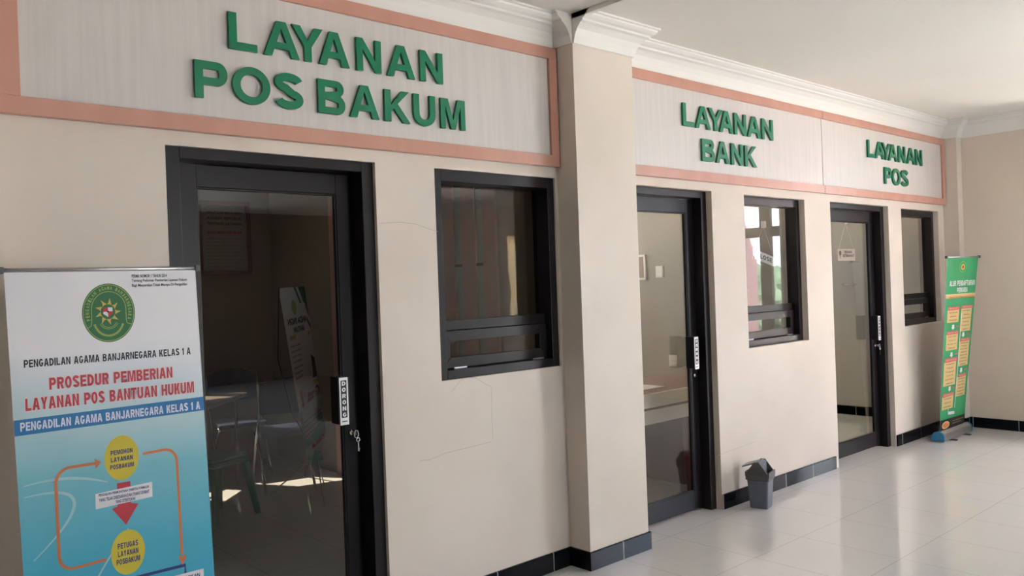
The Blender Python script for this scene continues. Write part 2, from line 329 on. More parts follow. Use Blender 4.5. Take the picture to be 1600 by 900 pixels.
# ------------------------------------------------------------------ doors
def door(idx, x0, x1, yf, keys):
    e = bpy.data.objects.new('door_%d' % idx, None); C.objects.link(e); e.location = (x0, yf, 0); e['kind'] = 'structure'
    F = M['frame']; fw = .06; z1 = DH; yb = T-.005
    k = MB(); k.box(x0, x0+fw, yf, yb, 0, z1, F); k.box(x1-fw, x1, yf, yb, 0, z1, F); k.box(x0+fw, x1-fw, yf, yb, z1-.045, z1, F)
    k.box(x0+fw, x0+fw+.012, yb-.02, yb, 0, z1-.045, F); k.box(x1-fw-.012, x1-fw, yb-.02, yb, 0, z1-.045, F)
    k.build('door_frame', e, .002)
    a, b2 = x0+fw+.003, x1-fw-.003; yl = .115; yk = .143; sw = .078; zt = z1-.05
    k = MB(); k.box(a, a+.095, yl, yk, .012, zt, F); k.box(b2-sw, b2, yl, yk, .012, zt, F)
    k.box(a+.095, b2-sw, yl, yk, zt-.09, zt, F); k.box(a+.095, b2-sw, yl, yk, .012, .13, F)
    ga, gb, gz0, gz1 = a+.095, b2-sw, .13, zt-.09
    for bx in ((ga, ga+.008, gz0, gz1), (gb-.008, gb, gz0, gz1), (ga, gb, gz0, gz0+.008), (ga, gb, gz1-.008, gz1)): k.box(bx[0], bx[1], yl+.004, yk-.004, bx[2], bx[3], F)
    lf = k.build('door_leaf', e, .002)
    k = MB(); k.box(ga, gb, .127, .131, gz0, gz1, M['glass']); k.build('glass_pane', e)
    # pull handle: deep grip standing off the stile
    h0, h1 = gb-.075, gb-.018; hz0, hz1 = .962, 1.172; hy = yl-.085
    k = MB(); k.box(h0, h1, hy, yl-.02, hz0, hz1, F); k.box(h1-.02, gb+.03, yl-.035, yl-.0, hz0+.01, hz1-.01, F)
    hd = k.build('pull_handle', e, .003)
    # sticker with vertical lettering on the grip
    sx0, sx1 = h0+.008, h1-.006; yy = hy-.0008
    k = MB(); k.flat = True
    k.box(sx0, sx1, yy, hy, hz0-.004, hz1-.003, M['white'])
    k.box(sx0+.007, sx1-.007, yy-.0006, yy, hz0+.028, hz1-.016, M['black'])
    step = (hz1-.016-hz0-.028)/6
    for i, ch in enumerate('DORONG'):
        zc = hz1-.016-(i+.5)*step
        caps(k, ch, (sx0+sx1)/2-.009, (sx0+sx1)/2+.009, zc-step*.33, zc+step*.33, lambda u, v: (u, yy-.0012, v), M['white'], .26)
    k.box(sx0+.008, sx1-.008, yy-.0006, yy, hz0+.010, hz0+.014, M['black'])
    k.build('push_sticker', hd)
    # cylinder lock, with keys where the photo shows them
    lx = b2-sw*.55; lz = .905
    k = MB(); k.tube([(lx, yl, lz), (lx, yl-.012, lz)], .013, M['metal'], 16); k.tube([(lx, yl-.012, lz-.002), (lx, yl-.014, lz-.002)], .005, M['darkplastic'], 8)
    k.build('lock_cylinder', e)
    if keys:
        k = MB(); k.box(lx-.001, lx+.001, yl-.04, yl-.014, lz-.008, lz+.008, M['metal'])
        k.tube([(lx, yl-.045, lz-.0+.014*math.cos(t_*2*PI/14)-.008) if False else (lx+.011*math.sin(t_*2*PI/14), yl-.045, lz-.004+.017*math.cos(t_*2*PI/14)) for t_ in range(14)], .0022, M['metal'], 6, True)
        k.tube([(lx+.008+.009*math.sin(t_*2*PI/12), yl-.046, lz-.030+.009*math.cos(t_*2*PI/12)) for t_ in range(12)], .003, M['metal'], 6, True)
        k.box(lx+.005, lx+.011, yl-.047, yl-.045, lz-.082, lz-.036, M['metal']); k.box(lx+.011, lx+.015, yl-.047, yl-.045, lz-.075, lz-.068, M['metal'])
        o = k.build('door_key', None)
        tag(o, 'steel keys hanging from the lock of the %s' % ('legal aid office door, nearest the camera' if idx == 1 else 'postal service office door, farthest along the wall'), 'keys', None)
    return e

# ------------------------------------------------------------------ lettering
def text(mb, s, x0, x1, z0, z1, fn, mt, bold=.0, mirror=False):
    cu = bpy.data.curves.new('t', 'FONT'); cu.body = s; cu.size = 1; cu.offset = bold; cu.resolution_u = 3; cu.fill_mode = 'FRONT'
    o = bpy.data.objects.new('t', cu); C.objects.link(o)
    dg = bpy.context.evaluated_depsgraph_get(); me = bpy.data.meshes.new_from_object(o.evaluated_get(dg))
    vs = [v.co.copy() for v in me.vertices]; fs = [tuple(p.vertices) for p in me.polygons]
    if vs:
        ax = min(v.x for v in vs); bx = max(v.x for v in vs); az = min(v.y for v in vs); bz = max(v.y for v in vs)
        out = []
        for v in vs:
            u = (v.x-ax)/max(bx-ax, 1e-6); q = (v.y-az)/max(bz-az, 1e-6)
            if mirror: u = 1-u
            out.append(fn(x0+(x1-x0)*u, z0+(z1-z0)*q))
        mb.add(out, fs, mt)
    bpy.data.objects.remove(o); bpy.data.curves.remove(cu); bpy.data.meshes.remove(me)

def arc(cx, cz, rx, rz, a0, a1, n):
    return [(cx+rx*math.cos(math.radians(a0+(a1-a0)*i/n)), cz+rz*math.sin(math.radians(a0+(a1-a0)*i/n))) for i in range(n+1)]
def glyph(ch, w, h, t):
    """outlines (outer first, then holes) of a bold grotesque capital, origin bottom left"""
    s = t*.92
    if ch == 'L': return [[(0,0),(w,0),(w,s),(t,s),(t,h),(0,h)]]
    if ch == 'A':
        c = w/2; a = .62*t; za = .22*h; zb = za+s*.9
        def xi(z): return t*1.08+(c-t*1.08)*z/(h-.24*h)   # inner edge
        ins = lambda z: (z/h)*(c-a)
        return [[(0,0),(t*1.1,0),(ins(za)+t*1.02,za),(w-ins(za)-t*1.02,za),(w-t*1.1,0),(w,0),(c+a,h),(c-a,h)],
                [(ins(zb)+t*1.02,zb),(w-ins(zb)-t*1.02,zb),(c,h*.80)]]
    if ch == 'Y':
        c = w/2; return [[(c-t/2,0),(c+t/2,0),(c+t/2,h*.42),(w,h),(w-t*1.15,h),(c,h*.60),(t*1.15,h),(0,h),(c-t/2,h*.42)]]
    if ch == 'N': return [[(0,0),(t*.95,0),(t*.95,h*.66),(w-t*.95,0),(w,0),(w,h),(w-t*.95,h),(w-t*.95,h*.34),(t*.95,h),(0,h)]]
    if ch == 'M': return [[(0,0),(t*.85,0),(t*.85,h*.76),(w/2-t*.42,0),(w/2+t*.42,0),(w-t*.85,h*.76),(w-t*.85,0),(w,0),(w,h),(w-t*1.35,h),(w/2,h*.30),(t*1.35,h),(0,h)]]
    if ch == 'K': return [[(0,0),(t,0),(t,h*.30),(t*1.5,h*.42),(w-t*1.25,0),(w,0),(t*2.15,h*.58),(w*.97,h),(w*.97-t*1.25,h),(t,h*.52),(t,h),(0,h)]]
    if ch == 'P':
        r = h*.29
        return [[(0,0),(t,0),(t,h*.36)]+[(w-r*.95,h*.36)]+arc(w-r*.95, h*.68, r*.95, h*.32, -90, 90, 12)+[(0,h)],
                [(t,h*.36+s),(t,h-s)]+arc(w-r*.95, h*.68, r*.95-t, h*.32-s, 90, -90, 10)]
    if ch == 'B':
        r = h*.25
        return [[(0,0),(w-r,0)]+arc(w-r, h*.275, r, h*.275, -90, 62, 10)+arc(w-r*1.15, h*.755, r*1.0, h*.245, -55, 90, 10)+[(0,h)],
                [(t,s*.95),(t,h*.55-s*.5)]+arc(w-r, h*.275, r-t, h*.275-s*.95, 90, -90, 8),
                [(t,h*.55+s*.4),(t,h-s*.95)]+arc(w-r*1.15, h*.745, r-t, h*.255-s*.95, 90, -90, 8)]
    if ch == 'O': return [arc(w/2, h/2, w/2, h*.52, 0, 360, 36)[:-1], arc(w/2, h/2, w/2-t, h*.52-s, 0, 360, 30)[:-1]]
    if ch == 'U':
        r = w/2
        return [[(0,h),(0,r*.9)]+arc(r, r*.88, r, r*.92, 180, 360, 18)+[(w,h),(w-t,h),(w-t,r*.9)]+arc(r, r*.88, r-t, r*.92-s, 360, 180, 14)+[(t,h)]]
    if ch == 'S':
        H = h*1.03; o = -.015*h; q = t*.5
        cl = arc(w/2, H*.735+o, w/2-q, H*.265-q, 12, 90, 8)+arc(w/2, H*.735+o, w/2-q, H*.265-q, 90, 250, 14)[1:]
        cl += arc(w/2, H*.275+o, w/2-q, H*.275-q, 70, -90, 14)+arc(w/2, H*.275+o, w/2-q, H*.275-q, -90, -168, 8)[1:]
        L, R = [], []
        for i, p in enumerate(cl):
            a = cl[max(i-1,0)]; b_ = cl[min(i+1,len(cl)-1)]; dx, dz = b_[0]-a[0], b_[1]-a[1]; d = math.hypot(dx,dz)
            L.append((p[0]-dz/d*q, p[1]+dx/d*q)); R.append((p[0]+dz/d*q, p[1]-dx/d*q))
        return [L+R[::-1]]
def glyph2(ch, w, h, t):
    s = t*.92
    if ch == 'E': return [[(0,0),(w,0),(w,s),(t,s),(t,h/2-s/2),(w*.93,h/2-s/2),(w*.93,h/2+s/2),(t,h/2+s/2),(t,h-s),(w,h-s),(w,h),(0,h)]]
    if ch == 'F': return [[(0,0),(t,0),(t,h/2-s/2),(w*.9,h/2-s/2),(w*.9,h/2+s/2),(t,h/2+s/2),(t,h-s),(w,h-s),(w,h),(0,h)]]
    if ch == 'I': return [[(0,0),(w,0),(w,h),(0,h)]]
    if ch == '1': return [[(w-t,0),(w,0),(w,h),(w-t*.8,h),(w-t*1.4,h*.84),(0,h*.74),(0,h*.60),(w-t,h*.70)]]
    if ch == 'T': return [[(w/2-t/2,0),(w/2+t/2,0),(w/2+t/2,h-s),(w,h-s),(w,h),(0,h),(0,h-s),(w/2-t/2,h-s)]]
    if ch == 'H': return [[(0,0),(t,0),(t,h/2-s/2),(w-t,h/2-s/2),(w-t,0),(w,0),(w,h),(w-t,h),(w-t,h/2+s/2),(t,h/2+s/2),(t,h),(0,h)]]
    if ch == 'D':
        r = w*.62; return [[(0,0),(w-r,0)]+arc(w-r, h/2, r, h/2, -90, 90, 16)+[(0,h)], [(t,s),(t,h-s),(w-r,h-s)]+arc(w-r, h/2, r-t, h/2-s, 90, -90, 14)]
    if ch == 'J':
        r = w/2; return [[(w,h),(w-t,h),(w-t,r*.9)]+arc(r, r*.9, r-t, r*.9-s, 0, -180, 10)+[(t,r*1.1),(0,r*1.1)]+arc(r, r*.9, r, r*.92, 180, 360, 14)]
    if ch == 'R':
        r = h*.28
        return [[(0,0),(t,0),(t,h*.40),(w*.45,h*.40),(w-t*1.05,0),(w,0),(w*.74,h*.43)]+arc(w-r*.95, h*.70, r*.95, h*.30, -60, 90, 10)+[(0,h)],
                [(t,h*.40+s),(t,h-s)]+arc(w-r*.95, h*.70, r*.95-t, h*.30-s, 90, -90, 8)]
    if ch in 'GC':
        o = arc(w/2, h/2, w/2, h*.51, 35, 325 if ch == 'C' else 335, 26); i_ = arc(w/2, h/2, w/2-t, h*.51-s, 325 if ch == 'C' else 330, 38, 22)
        if ch == 'C': return [o+i_]
        return [o+[(w,h*.52),(w*.52,h*.52),(w*.52,h*.52-s*.9),(w-t,h*.52-s*.9)]+i_]
    return glyph(ch, w, h, t)
def caps(mb, s, x0, x1, z0, z1, fn, mt, t=.24, grow=0.0):
    WD = {'I':.30, '1':.45, 'J':.85, 'M':1.3, ' ':.5, 'L':.88, 'E':.92, 'T':.95, 'A':1.1}
    cu = bpy.data.curves.new('t', 'CURVE'); cu.dimensions = '2D'; cu.fill_mode = 'BOTH'; cu.offset = grow
    x = 0.0; gap = .16
    for ch in s:
        wd = WD.get(ch, 1.0)
        if ch != ' ':
            for ct in glyph2(ch, wd, 1.45, .30*t/.24):
                sp_ = cu.splines.new('POLY'); sp_.points.add(len(ct)-1); sp_.use_cyclic_u = True
                for p_, q in zip(sp_.points, ct): p_.co = (x+q[0], q[1], 0, 1)
        x += wd+gap
    x -= gap
    o = bpy.data.objects.new('t', cu); C.objects.link(o)
    me = bpy.data.meshes.new_from_object(o.evaluated_get(bpy.context.evaluated_depsgraph_get()))
    out = [fn(x0+(x1-x0)*v.co.x/x, z0+(z1-z0)*v.co.y/1.45) for v in me.vertices]
    mb.add(out, [tuple(p.vertices) for p in me.polygons], mt)
    bpy.data.objects.remove(o); bpy.data.curves.remove(cu); bpy.data.meshes.remove(me)
def letter(ch, x0, x1, z0, z1, yfront, depth, parent):
    h = z1-z0; w_ = x1-x0; cu = bpy.data.curves.new('letter', 'CURVE'); cu.dimensions = '2D'; cu.fill_mode = 'BOTH'; cu.extrude = depth/2
    for ct in glyph(ch, w_, h, h*.225):
        sp_ = cu.splines.new('POLY'); sp_.points.add(len(ct)-1); sp_.use_cyclic_u = True
        for p_, q in zip(sp_.points, ct): p_.co = (q[0], q[1], 0, 1)
    o = bpy.data.objects.new('t', cu); C.objects.link(o)
    me = bpy.data.meshes.new_from_object(o.evaluated_get(bpy.context.evaluated_depsgraph_get()))
    bpy.data.objects.remove(o); bpy.data.curves.remove(cu)
    me.transform(Matrix(((1,0,0,x0),(0,0,1,yfront+depth/2),(0,1,0,z0),(0,0,0,1)))); me.update()
    me.name = 'letter'; me.materials.clear(); me.materials.append(M['green'])
    o = bpy.data.objects.new('letter', me); C.objects.link(o); o.parent = parent; o.matrix_parent_inverse = Matrix.Translation(-parent.location)
    return o

# ------------------------------------------------------------------ sign boards
def sign(x0, x1, left, right, rows, label):
    t_ = thing('sign_board', ((x0+x1)/2, 0, 2.19), label, 'sign')
    yb, yp, yf = -.001, -.018, -.032; z0, z1 = 2.19, 2.838; fw = .062
    k = MB(); k.box(x0+.002, x1-.002, yp, yb, z0+.01, z1-.01, M['panel']); k.build('panel', t_)
    k = MB(); k.box(x0, x1, yf, yb, z0, z0+fw, M['pink']); k.build('bottom_rail', t_, .0015)
    k = MB(); k.box(x0, x1, yf, yb, z1-fw, z1, M['pink']); k.build('top_rail', t_, .0015)
    if left: k = MB(); k.box(x0, x0+fw+.01, yf-.001, yb, z0+fw, z1-fw, M['pink']); k.build('end_rail', t_, .0015)
    if right: k = MB(); k.box(x1-fw, x1, yf-.001, yb, z0+fw, z1-fw, M['pink']); k.build('end_rail', t_, .0015)
    for z0l, z1l, items in rows:
        for ch, a, b2 in items: letter(ch, a, b2, z0l, z1l, -.034, .014, t_)
R1 = (2.536, 2.683); R2 = (2.324, 2.470)
sign(.575, 3.238, True, True, [(*R1, [('L',1.384,1.502),('A',1.53,1.69),('Y',1.658,1.803),('A',1.782,1.932),('N',1.97,2.098),('A',2.129,2.284),('N',2.315,2.449)]),
     (*R2, [('P',1.241,1.372),('O',1.392,1.552),('S',1.573,1.70),('B',1.771,1.902),('A',1.926,2.078),('K',2.109,2.248),('U',2.269,2.395),('M',2.428,2.578)])],
     'sign board above the nearest door, green letters LAYANAN POS BAKUM in a salmon frame')
sign(3.737, 6.195, True, False, [(*R1, [('L',4.37,4.492),('A',4.503,4.672),('Y',4.65,4.815),('A',4.775,4.94),('N',4.955,5.10),('A',5.116,5.285),('N',5.305,5.453)]),
     (*R2, [('B',4.566,4.706),('A',4.723,4.878),('N',4.905,5.043),('K',5.072,5.222)])],
     'sign board just right of the pillar, green letters LAYANAN BANK on cream panel')
sign(6.199, 8.622, False, True, [(*R1, [('L',6.963,7.095),('A',7.10,7.28),('Y',7.235,7.41),('A',7.365,7.545),('N',7.57,7.715),('A',7.74,7.925),('N',7.94,8.087)]),
     (*R2, [('P',7.275,7.41),('O',7.425,7.595),('S',7.612,7.765)])],
     'farthest sign board above the last door, green letters LAYANAN POS')

# ------------------------------------------------------------------ doors and windows in place
door(1, *D1, .02, True); door(2, *D2, .045, False); door(3, *D3, .045, True)
def window(idx, x0, x1, z0, z1, yf):
    e = bpy.data.objects.new('window_%d' % idx, None); C.objects.link(e); e.location = (x0, yf, z0); e['kind'] = 'structure'
    F = M['frame']; fw = .048; yb = T-.01; yi = yf+.055
    k = MB(); k.box(x0, x0+fw, yf, yb, z0, z1, F); k.box(x1-fw, x1, yf, yb, z0, z1, F); k.box(x0+fw, x1-fw, yf, yb, z1-.058, z1, F); k.box(x0+fw, x1-fw, yf, yb, z0, z0+.046, F)
    zt = z0+.288; zs = z0+.238
    k.box(x0+fw, x1-fw, yi, yb, zs, zt, F)
    k.build('window_frame', e, .002)
    gy = .108
    k = MB(); k.box(x0+fw, x1-fw, gy, gy+.004, zt, z1-.058, M['glass']); k.build('glass_pane', e)
    a, b2, c, d = x0+fw+.003, x1-fw-.003, z0+.05, zs-.003; sw = .052; ys = yi-.012
    k = MB()   # mitred awning sash
    def q(pa, pb, pc, pd):
        k.hexa([(*pa[:1], ys, pa[1]), (*pb[:1], ys, pb[1]), (*pa[:1], ys+.04, pa[1]), (*pb[:1], ys+.04, pb[1]), (*pd[:1], ys, pd[1]), (*pc[:1], ys, pc[1]), (*pd[:1], ys+.04, pd[1]), (*pc[:1], ys+.04, pc[1])], F)
    g = .0006
    q((a+g,c),(b2-g,c),(b2-sw-g,c+sw),(a+sw+g,c+sw)); q((a+sw+g,d-sw),(b2-sw-g,d-sw),(b2-g,d),(a+g,d))
    q((a,c+g),(a+sw,c+sw+g),(a+sw,d-sw-g),(a,d-g)); q((b2-sw,c+sw+g),(b2,c+g),(b2,d-g),(b2-sw,d-sw-g))
    sh = k.build('awning_sash', e, .0015)
    k = MB(); k.box(a+sw-.002, b2-sw+.002, ys+.022, ys+.026, c+sw-.002, d-sw+.002, M['glass']); k.build('glass_pane', sh)
    for px in (a+.07, b2-.11):
        k = MB(); k.box(px, px+.08, ys-.004, ys+.01, c-.005, c+.003, M['alu']); k.build('sash_stay', sh)
window(1, *W1, .013); window(2, *W2, .047); window(3, *W3, .047)

# ------------------------------------------------------------------ roll-up banner on the left
YB = -.30
tb = thing('roll_up_banner', (.85, YB, 0), 'white and aqua roll-up banner with a flow chart, in front of the nearest door', 'banner')
def lx(z): return .529+(1.65-z)*.0235
def rx_(z): return 1.113+(1.65-z)*.026
k = MB(); k.flat = True
NZ = 24
def bow(u, z): return YB-.006*math.sin(PI*min(max((z-.08)/1.57,0),1))
vs = []; fs = []
for j in range(NZ+1):
    z = .08+(1.645-.08)*j/NZ
    for xx in (lx(z), rx_(z)): vs.append((xx, YB, z))
for j in range(NZ): fs.append((2*j, 2*j+1, 2*j+3, 2*j+2))
k.add(vs, fs, M['aqua']); k.add([(x, y+.0012, z) for x, y, z in vs], [f[::-1] for f in fs], M['white'])
LAY = [0.0]
def fl(off): return lambda u, v: (u, YB-off, v)
def poly2(pts, mt, off): k.poly([(x, YB-off, z) for x, z in pts], mt)
def ribbon(pts, wd, mt, off, fn=None):
    fn = fn or fl(off); L, R = [], []
    for i, p in enumerate(pts):
        a = pts[max(i-1,0)]; b_ = pts[min(i+1,len(pts)-1)]; dx, dz = b_[0]-a[0], b_[1]-a[1]; d = math.hypot(dx,dz) or 1
        ww = wd[i] if isinstance(wd, list) else wd
        L.append((p[0]-dz/d*ww/2, p[1]+dx/d*ww/2)); R.append((p[0]+dz/d*ww/2, p[1]-dx/d*ww/2))
    for i in range(len(pts)-1): k.poly([fn(*L[i]), fn(*R[i]), fn(*R[i+1]), fn(*L[i+1])], mt)
def bez(p0, p1, p2, p3, n_=18):
    return [tuple((1-t)**3*a+3*(1-t)**2*t*b_+3*(1-t)*t*t*c+t**3*d for a, b_, c, d in zip(p0,p1,p2,p3)) for t in [i/n_ for i in range(n_+1)]]
# pale swooshes in the artwork
ribbon(bez((.56,.985),(.66,1.0),(.73,.985),(.80,.955)), [.003+.006*math.sin(PI*i/18) for i in range(19)], M['swoosh'], .0003)
ribbon(bez((.56,.95),(.70,.965),(.78,.92),(.58,.75)), [.003+.007*math.sin(PI*i/18) for i in range(19)], M['swoosh'], .0003)
ribbon(bez((.86,.79),(.80,.72),(.74,.62),(.70,.55)), [.002+.004*math.sin(PI*i/18) for i in range(19)], M['swoosh'], .0003)
TB = .022
text(k, 'PERMA NOMOR 1 TAHUN 2014', .899, 1.014, 1.622, 1.633, fl(.0005), M['black'], TB)
text(k, 'Tentang Pedoman Pemberian Layanan Hukum', .899, 1.083, 1.605, 1.617, fl(.0005), M['black'], TB)
text(k, 'Bagi Masyarakat Tidak Mampu Di Pengadilan', .899, 1.083, 1.589, 1.601, fl(.0005), M['black'], TB)
caps(k, 'PENGADILAN AGAMA BANJARNEGARA KELAS 1 A', .573, 1.086, 1.350, 1.374, fl(.0005), M['black'], .25)
for b_, mt, off in ((.10, M['halo'], .0005), (0, M['red'], .0009)):
    caps(k, 'PROSEDUR PEMBERIAN', .641, 1.021, 1.275, 1.312, fl(off), mt, .27, b_)
    caps(k, 'LAYANAN POS BANTUAN HUKUM', .573, 1.093, 1.216, 1.254, fl(off), mt, .27, b_)
poly2([(lx(1.14),1.142),(rx_(1.14),1.149),(rx_(1.2),1.197),(lx(1.19),1.191)], M['blue'], .0005)
caps(k, 'PENGADILAN AGAMA BANJARNEGARA KELAS 1 A', .557, 1.112, 1.155, 1.182, fl(.0009), M['lilac'], .25)
# flow chart
for cx, cz in ((.847,1.027), (.856,.712)): poly2([(cx+.0535*math.cos(a*PI/24), cz+.074*math.sin(a*PI/24)) for a in range(48)], M['yellow'], .0006)
for s, z in (('PEMOHON',1.047), ('LAYANAN',1.024), ('POSBAKUM',1.0)): caps(k, s, .847-(.034 if len(s) < 8 else .037), .847+(.034 if len(s) < 8 else .037), z-.0075, z+.0075, fl(.001), M['navy'], .235)
for s, z in (('PETUGAS',.737), ('LAYANAN',.711), ('POSBAKUM',.685)): caps(k, s, .856-(.032 if len(s) < 8 else .037), .856+(.032 if len(s) < 8 else .037), z-.009, z+.009, fl(.001), M['navy'], .235)
poly2([(.829,.945),(.871,.945),(.871,.872),(.894,.866),(.853,.803),(.811,.864),(.829,.870)], M['red'], .0006)
poly2([(.762,.873),(.940,.880),(.940,.930),(.762,.923)], M['white'], .0009)
for s, a, b2, z in (('PENGAJUAN PERMOHONAN DISERTAI FORMULIR',.772,.930,.915), ('YANG TELAH DISEDIAKAN DAN SYARAT-SYARAT',.772,.930,.900), ('YANG DITENTUKAN',.822,.884,.885)):
    text(k, s, a, b2, z-.0055, z+.0055, fl(.0012), M['navy'], .03)
ribbon([(.914,1.029),(.975,1.031)]+arc(.985, .985, .040, .046, 90, 0, 8)+[(1.031,.66)], .009, M['orange'], .0006)
poly2([(1.018,.656),(1.032,.624),(1.048,.656)], M['orange'], .0008)
ribbon([(.789,.704),(.70,.700)]+arc(.692, .745, .041, .045, 270, 180, 8)+[(.649,.975)]+arc(.692, .975, .043, .047, 180, 90, 8)+[(.765,1.022)], .0095, M['orange'], .0006)
poly2([(.764,1.038),(.783,1.023),(.766,1.004)], M['orange'], .0008)
ribbon([(.866,.55),(.866,.622),(1.04,.622),(1.04,.57)], .011, M['navy'], .0006)
poly2([(.985,.56),(1.103,.56),(1.103,.594),(.985,.594)], M['white'], .001)
text(k, 'DITERUSKAN', 1.0, 1.09, .570, .584, fl(.0013), M['navy'], .03)
for cz in (.47, .34): poly2([(.66,cz-.04),(1.02,cz-.04),(1.02,cz+.04),(.66,cz+.04)], M['white'], .001)
sheet = k.build('banner_sheet', tb)
# oval court emblem
k = MB(); k.flat = True
ex, ez, ea, eb = .824, 1.508, .0815, .0965
def ell(a, b_, n_=48, c=(0,0)): return [(ex+c[0]+a*math.cos(2*PI*i/n_), ez+c[1]+b_*math.sin(2*PI*i/n_)) for i in range(n_)]
poly2(ell(ea, eb), M['egreen'], .0006); 
ribbon(ell(ea*.955, eb*.955)+ell(ea*.955, eb*.955)[:1], .0022, M['lime'], .0009)
inner = [(ex-.068, ez-.048), (ex-.055, ez-.040), (ex-.053, ez-.025)]+[(ex-.053, ez+.0)]+[(ex+.053*math.cos(a*PI/20), ez+.012+.058*math.sin(a*PI/20)) for a in range(20, -1, -1)]+[(ex+.053, ez-.025), (ex+.055, ez-.036), (ex+.068, ez-.040)]
ribbon(inner, .0022, M['lime'], .0009)
word = 'PENGADILAN AGAMA BANJARNEGARA'
for i, ch in enumerate(word):
    if ch == ' ': continue
    a = math.radians(198-(216)*i/(len(word)-1)); cx, cz = ex+.0655*math.cos(a), ez+.004+.078*math.sin(a)
    ta = a-PI/2; hw, hh = .0032, .0058
    text(k, ch, -hw, hw, -hh, hh, (lambda cx, cz, ta: (lambda u, v: (cx+u*math.cos(ta)-v*math.sin(ta), YB-.0011, cz+u*math.sin(ta)+v*math.cos(ta))))(cx, cz, ta), M['lime'], .03)
star = []
for i in range(9):
    a = 2*PI*i/9+.3
    star += [(ex-.003+.022*math.cos(a), ez+.004+.025*math.sin(a)), (ex-.003+.041*math.cos(a+.42), ez+.004+.045*math.sin(a+.42)), (ex-.003+.027*math.cos(a+.5), ez+.004+.030*math.sin(a+.5))]
poly2(star, M['gold'], .0009)
poly2([(ex-.003+.0225*math.cos(a*PI/14), ez+.004+.0245*math.sin(a*PI/14)) for a in range(28)], M['egreen'], .0012)
sh_ = [(ex-.003-.014, ez+.018), (ex-.003+.014, ez+.018), (ex-.003+.015, ez-.002), (ex-.003, ez-.014), (ex-.003-.015, ez-.002)]
poly2(sh_, M['red'], .0014)
poly2([(ex-.003, ez+.018), (ex-.003+.014, ez+.018), (ex-.003+.014, ez+.005), (ex-.003, ez+.005)], M['white'], .0016)
poly2([(ex-.003, ez+.004), (ex-.003, ez-.014), (ex-.018, ez-.002), (ex-.017, ez+.004)], M['white'], .0016)
poly2([(ex-.003+.0035*math.cos(a*PI/6), ez+.004+.0035*math.sin(a*PI/6)) for a in range(12)], M['black'], .0018)
ribbon(bez((ex-.026,ez-.034),(ex-.015,ez-.056),(ex+.012,ez-.056),(ex+.024,ez-.034)), .007, M['lime'], .0011)
ribbon(bez((ex-.026,ez-.034),(ex-.015,ez-.056),(ex+.012,ez-.056),(ex+.024,ez-.034)), .0035, M['egreen'], .0013)
pb = bez((ex-.045,ez-.036),(ex-.030,ez-.088),(ex+.028,ez-.088),(ex+.043,ez-.036), 28)
for i, p in enumerate(pb[:-1]):
    q = pb[i+1]; dx, dz = q[0]-p[0], q[1]-p[1]; d = math.hypot(dx, dz); nx, nz = -dz/d*.005, dx/d*.005
    poly2([(p[0]-nx, p[1]-nz), (q[0], q[1]), (p[0]+nx, p[1]+nz)], M['lime'], .0011)
em_ = k.build('emblem', sheet)
k = MB(); k.tube([(.522, YB+.002, 1.652), (1.122, YB+.002, 1.652)], .0065, M['alu'], 10)
k.build('top_bar', tb)
for xx in (.519, 1.119):
    k = MB(); k.box(xx-.007, xx+.009, YB-.008, YB+.012, 1.641, 1.662, M['bindark']); k.build('bar_cap', tb, .002)
k = MB(); k.box(.55, 1.18, YB-.05, YB+.05, .012, .08, M['alu']); k.build('base_housing', tb, .01)
for xx in (.66, 1.06): k = MB(); k.box(xx, xx+.04, YB-.16, YB+.16, 0, .012, M['bindark']); k.build('foot', tb)
k = MB(); k.tube([(.85, YB+.03, .08), (.85, YB+.012, 1.64)], .007, M['alu']); k.build('support_pole', tb)

# ------------------------------------------------------------------ green roll-up banner by the far wall
tg = thing('roll_up_banner', (8.12, -.2, 0), 'narrow green roll-up banner of yellow boxes standing in the far corner', 'banner')
BL, BR, TL, TR = Vector((7.82,-.205,.09)), Vector((8.40,-.205,.09)), Vector((7.85,-.31,1.66)), Vector((8.43,-.37,1.66))
def G(u, v, off=0):
    p = (BL*(1-u)+BR*u)*(1-v)+(TL*(1-u)+TR*u)*v
    return (p.x, p.y-off, p.z)
def cu_(x, y):   # position on the artwork
    xl = 82-30*(y-33)/787; xr = 222-67*(y-33)/757; u = (x-xl)/(xr-xl); yb = 820-30*u
    return u, (yb-y)/(yb-33)
k = MB(); k.flat = True
for j in range(12): k.poly([G(0,j/12), G(1,j/12), G(1,(j+1)/12), G(0,(j+1)/12)], M['bangreen']); k.poly([G(0,(j+1)/12,-.0012), G(1,(j+1)/12,-.0012), G(1,j/12,-.0012), G(0,j/12,-.0012)], M['white'])
def gbox(x0, x1, y0, y1, mt, off=.0015):
    u0, v1 = cu_(x0, y0); u1, _ = cu_(x1, y0); _, v0 = cu_((x0+x1)/2, y1); k.poly([G(u0,v0,off), G(u1,v0,off), G(u1,v1,off), G(u0,v1,off)], mt); return u0, u1, v0, v1
def gtext(s, x0, x1, y0, y1, mt, bold=.02):
    u0, v1 = cu_(x0, (y0+y1)/2); u1, v2 = cu_(x1, (y0+y1)/2); hv = (y1-y0)/780/2; vm = (v1+v2)/2
    text(k, s, u0, u1, vm-hv, vm+hv, lambda u, v: G(u, v, .003), mt, bold)
for s_, a_, b_, c_, d_ in (('ALUR PENDAFTARAN',92,204,136,160), ('PERKARA',124,171,168,190)):
    u0, v1 = cu_(a_, (c_+d_)/2); u1, v2 = cu_(b_, (c_+d_)/2); caps(k, s_, u0, u1, (v1+v2)/2-(d_-c_)/1560, (v1+v2)/2+(d_-c_)/1560, lambda u, v: G(u, v, .003), M['white'], .24)
k.poly([G(0,.765,.0015), G(1,.765,.0015), G(1,.79,.0015), G(0,.79,.0015)], M['sand'])
gtext('PENGADILAN AGAMA BANJARNEGARA', 90, 203, 206, 217, M['orange'])
